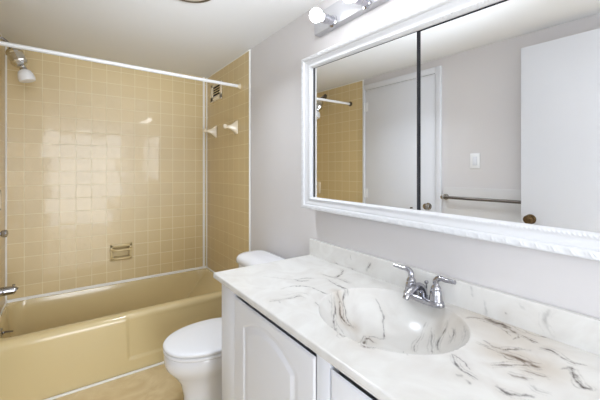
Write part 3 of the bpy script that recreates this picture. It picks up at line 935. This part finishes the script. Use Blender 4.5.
# ------------------------------------------------------------------ mirror cabinet (hangs slightly askew on the wall)
YAW = -0.029
def mx(y, off=0.0):      # x of the mirror plane at y; off > 0 is towards the room
    return 1.0839 + YAW * (y - 0.9) - off
def mirror_cabinet():
    oy0, oy1 = -0.020, 1.474      # outer frame, near and far end
    iy0, iy1 = 0.052, 1.390      # opening
    t = thing('mirror_cabinet', 'wide white framed mirror cabinet with carved border and two mirror doors', 'mirror cabinet', (1.10, 0.85, 1.16))
    ozb = lambda y: 1.169 - 0.0180 * (oy1 - y)
    ozt = lambda y: 1.991
    izb = lambda y: 1.234 - 0.0150 * (iy1 - y)
    izt = lambda y: 1.926 - 0.0235 * (iy1 - y)
    # box behind the doors, reaching back to the wall
    bm = bmesh.new()
    zb0, zb1 = 1.180, 1.980
    pts = [(mx(oy0 + .012, -.006), oy0 + .012), (mx(oy1 - .012, -.006), oy1 - .012), (XR - .0008, oy1 - .012), (XR - .0008, oy0 + .012)]
    rings(bm, [[(x, y, zb0) for x, y in pts], [(x, y, zb1) for x, y in pts]])
    finish('cabinet_box', bm, M['frame'], t, smooth=False)
    bk = bmesh.new()
    q = [(mx(iy0 - .01, -.0045), iy0 - .01), (mx(iy1 + .01, -.0045), iy1 + .01)]
    rings(bk, [[(q[0][0], q[0][1], izb(iy0) - .006), (q[1][0], q[1][1], izb(iy1) - .006), (q[1][0], q[1][1], izt(iy1) + .006), (q[0][0], q[0][1], izt(iy0) + .006)],
               [(q[0][0] + .001, q[0][1], izb(iy0) - .006), (q[1][0] + .001, q[1][1], izb(iy1) - .006), (q[1][0] + .001, q[1][1], izt(iy1) + .006), (q[0][0] + .001, q[0][1], izt(iy0) + .006)]])
    finish('track', bk, M['black'], t, smooth=False)
    # mirror doors
    def pane(ya, yb_, off, gt, gb, label):
        d = bmesh.new()
        f, k = off, off - .0035
        zz = [(ya, izb(ya) + gb), (yb_, izb(yb_) + gb), (yb_, izt(yb_) - gt), (ya, izt(ya) - gt)]
        rings(d, [[(mx(y, f), y, z) for y, z in zz], [(mx(y, k), y, z) for y, z in zz]])
        o = finish('mirror_door', d, M['mirror'], t, smooth=False)
        o['label'] = label
        return o
    lft = pane(0.7605, 1.3705, 0.0, 0.004, 0.0005, 'left mirror door with bevelled edge strip')
    rgt = pane(iy0 + .002, 0.7445, -0.0005, 0.0075, 0.0005, 'right mirror door')
    bv = bmesh.new()
    ya, yb_ = 1.3595, 1.3703
    zz = [(ya, izb(ya) + .001), (yb_, izb(yb_) + .001), (yb_, izt(yb_) - .005), (ya, izt(ya) - .005)]
    rings(bv, [[(mx(y, .0012 if y == ya else .0006), y, z) for y, z in zz], [(mx(y, .0002), y, z) for y, z in zz]])
    finish('bevel_strip', bv, M['bevel'], lft, smooth=False)
    # carved frame: profile swept round the opening
    outer = [(oy0, ozb(oy0)), (oy1, ozb(oy1)), (oy1, ozt(oy1)), (oy0, ozt(oy0))]
    inner = [(iy0, izb(iy0)), (iy1, izb(iy1)), (iy1, izt(iy1)), (iy0, izt(iy0))]
    tp = np.array([0, .0, .02, .06, .10, .14, .18, .22, .26, .30, .34, .37, .41, .47, .54, .62, .70, .76, .80, .84, .88, .92, .96, 1.0, 1.0])
    hp = np.array([-.028, .010, .0155, .0185, .0195, .020, .020, .020, .0195, .0185, .0165, .012, .013, .0125, .0105, .0085, .0085, .0105, .0135, .0150, .0150, .0125, .0085, .004, -.004])
    rowsP = []
    for e in range(4):
        o0, o1 = np.array(outer[e]), np.array(outer[(e + 1) % 4])
        i0, i1 = np.array(inner[e]), np.array(inner[(e + 1) % 4])
        Ln = np.linalg.norm(o1 - o0); n = int(Ln / 0.0028)
        for k in range(n):
            s = k / n
            po, pi = o0 + (o1 - o0) * s, i0 + (i1 - i0) * s
            p = po[None, :] * (1 - tp[:, None]) + pi[None, :] * tp[:, None]
            a = s * Ln
            # leaf and dart carving: alternating palmettes with three lobes
            ph = (a / 0.040) % 1.0
            w = (tp - 0.04) / 0.30
            cen = np.exp(-((ph - 0.5) / 0.30) ** 2)
            leaf = np.abs(np.cos(PI * (ph - 0.5) * (3.0 + 2.0 * w))) * np.sin(PI * np.clip(w, 0, 1)) * cen
            rib = np.where((w > 0) & (w < 1), 0.0033 * leaf - 0.0020 * np.sin(PI * np.clip(w, 0, 1)), 0)
            rope = np.where((tp > 0.77) & (tp < 0.93), 0.0012 * math.sin(2 * PI * a / 0.012), 0)
            h = hp + rib + rope
            x = np.array([mx(y, hh) for y, hh in zip(p[:, 0], h)])
            rowsP.append(np.stack([x, p[:, 0], p[:, 1]], -1))
    finish('frame', grid_mesh(np.stack(rowsP, 0), close_u=True), M['frame'], t, angle=65)
mirror_cabinet()

# ------------------------------------------------------------------ light bar above the mirror
def light_bar():
    y0, y1, z0, z1 = 0.335, 1.418, 2.119, 2.236
    t = thing('vanity_light_bar', 'chrome vanity light bar with round white globe bulbs above the mirror', 'light bar', (XR, 0.9, z0))
    xb = XR - 0.0008
    b = bmesh.new()
    # channel with bevelled long edges
    prof = [(xb, z0), (xb - .034, z0), (xb - .038, z0 + .003), (xb - .040, z0 + .009), (xb - .040, z1 - .016), (xb - .038, z1 - .008), (xb - .030, z1), (xb, z1)]
    rings(b, [[(x, y0, z) for x, z in prof], [(x, y1, z) for x, z in prof]])
    finish('backplate', b, M['satin'], t, angle=20)
    for y in (1.262, 1.030, 0.798, 0.566):
        zc = 2.139
        d = Vector((-1, 0, 0.0))
        s = lathe(bmesh.new(), (xb - .0395, y, zc), d, [(0, .030), (.004, .030), (.008, .022), (.040, .021), (.044, .024), (.070, .024), (.073, .021), (.073, .014)], 28)
        so = finish('socket', s, M['chrome'], t, angle=30)
        g = lathe(bmesh.new(), (xb - .1085, y, zc), d, [(0, .013), (.006, .015)] + [(.041 - .033 * math.cos(a), .033 * math.sin(a)) for a in np.linspace(0.50, PI, 18)], 28)
        finish('globe_bulb', g, M['bulb'], so, angle=80)
light_bar()

# ------------------------------------------------------------------ round ceiling fixture
t = thing('ceiling_vent_light', 'round ceiling fixture with dark bronze rim and pale lens', 'ceiling light', (0.494, 1.672, ZC))
cz = ZC - 0.0006
finish('rim', lathe(bmesh.new(), (0.494, 1.672, cz), (0, 0, -1), [(0, .138), (.008, .140), (.018, .134), (.024, .118), (.022, .108)], 48), M['bronze'], t)
finish('lens', lathe(bmesh.new(), (0.494, 1.672, cz - .020), (0, 0, -1), [(0, .108), (.004, .106), (.012, .085), (.018, .05), (.020, .005)], 48), M['lens'], t)

ld_ = bpy.data.lights.new('ceiling_fill', 'AREA')  # added fill light below the fixture, whose own lens is unlit
ld_.shape = 'DISK'; ld_.size = 0.20; ld_.energy = CEILING_FILL; ld_.color = FILL_TINT; ld_.spread = math.radians(132)
lo_ = bpy.data.objects.new('ceiling_fill', ld_)
COL.objects.link(lo_); lo_.location = (0.494, 1.672, cz - .044)

# ------------------------------------------------------------------ left wall fittings seen in the mirror
t = thing('light_switch', 'white rocker light switch on the left wall above the towel bar', 'light switch', (XL, 1.176, 1.39))
xs0 = XL + 0.0006
finish('switch_plate', B(xs0, xs0 + 0.006, 1.140, 1.213, 1.392, 1.508, 0.0025), M['plastic_white'], t)
finish('rocker', B(xs0 + 0.006, xs0 + 0.010, 1.160, 1.193, 1.417, 1.483, 0.0015), M['white_paint'], t)

t = thing('towel_bar', 'brushed nickel towel bar on the left wall below the light switch', 'towel bar', (XL + 0.008, 1.1, 1.15))
xt0 = XL + 0.0086
finish('bar', tube(bmesh.new(), [(XL + 0.066, 0.83, 1.162), (XL + 0.066, 1.400, 1.162)], 0.0115, 18, smooth=False), M['pewter'], t)
for y in (0.83, 1.400):
    p = lathe(bmesh.new(), (xt0, y, 1.162), (1, 0, 0), [(0, .024), (.006, .024), (.010, .014), (.045, .012), (.050, .016), (.066, .016), (.070, .010)], 24)
    finish('post', p, M['nickel'], t)
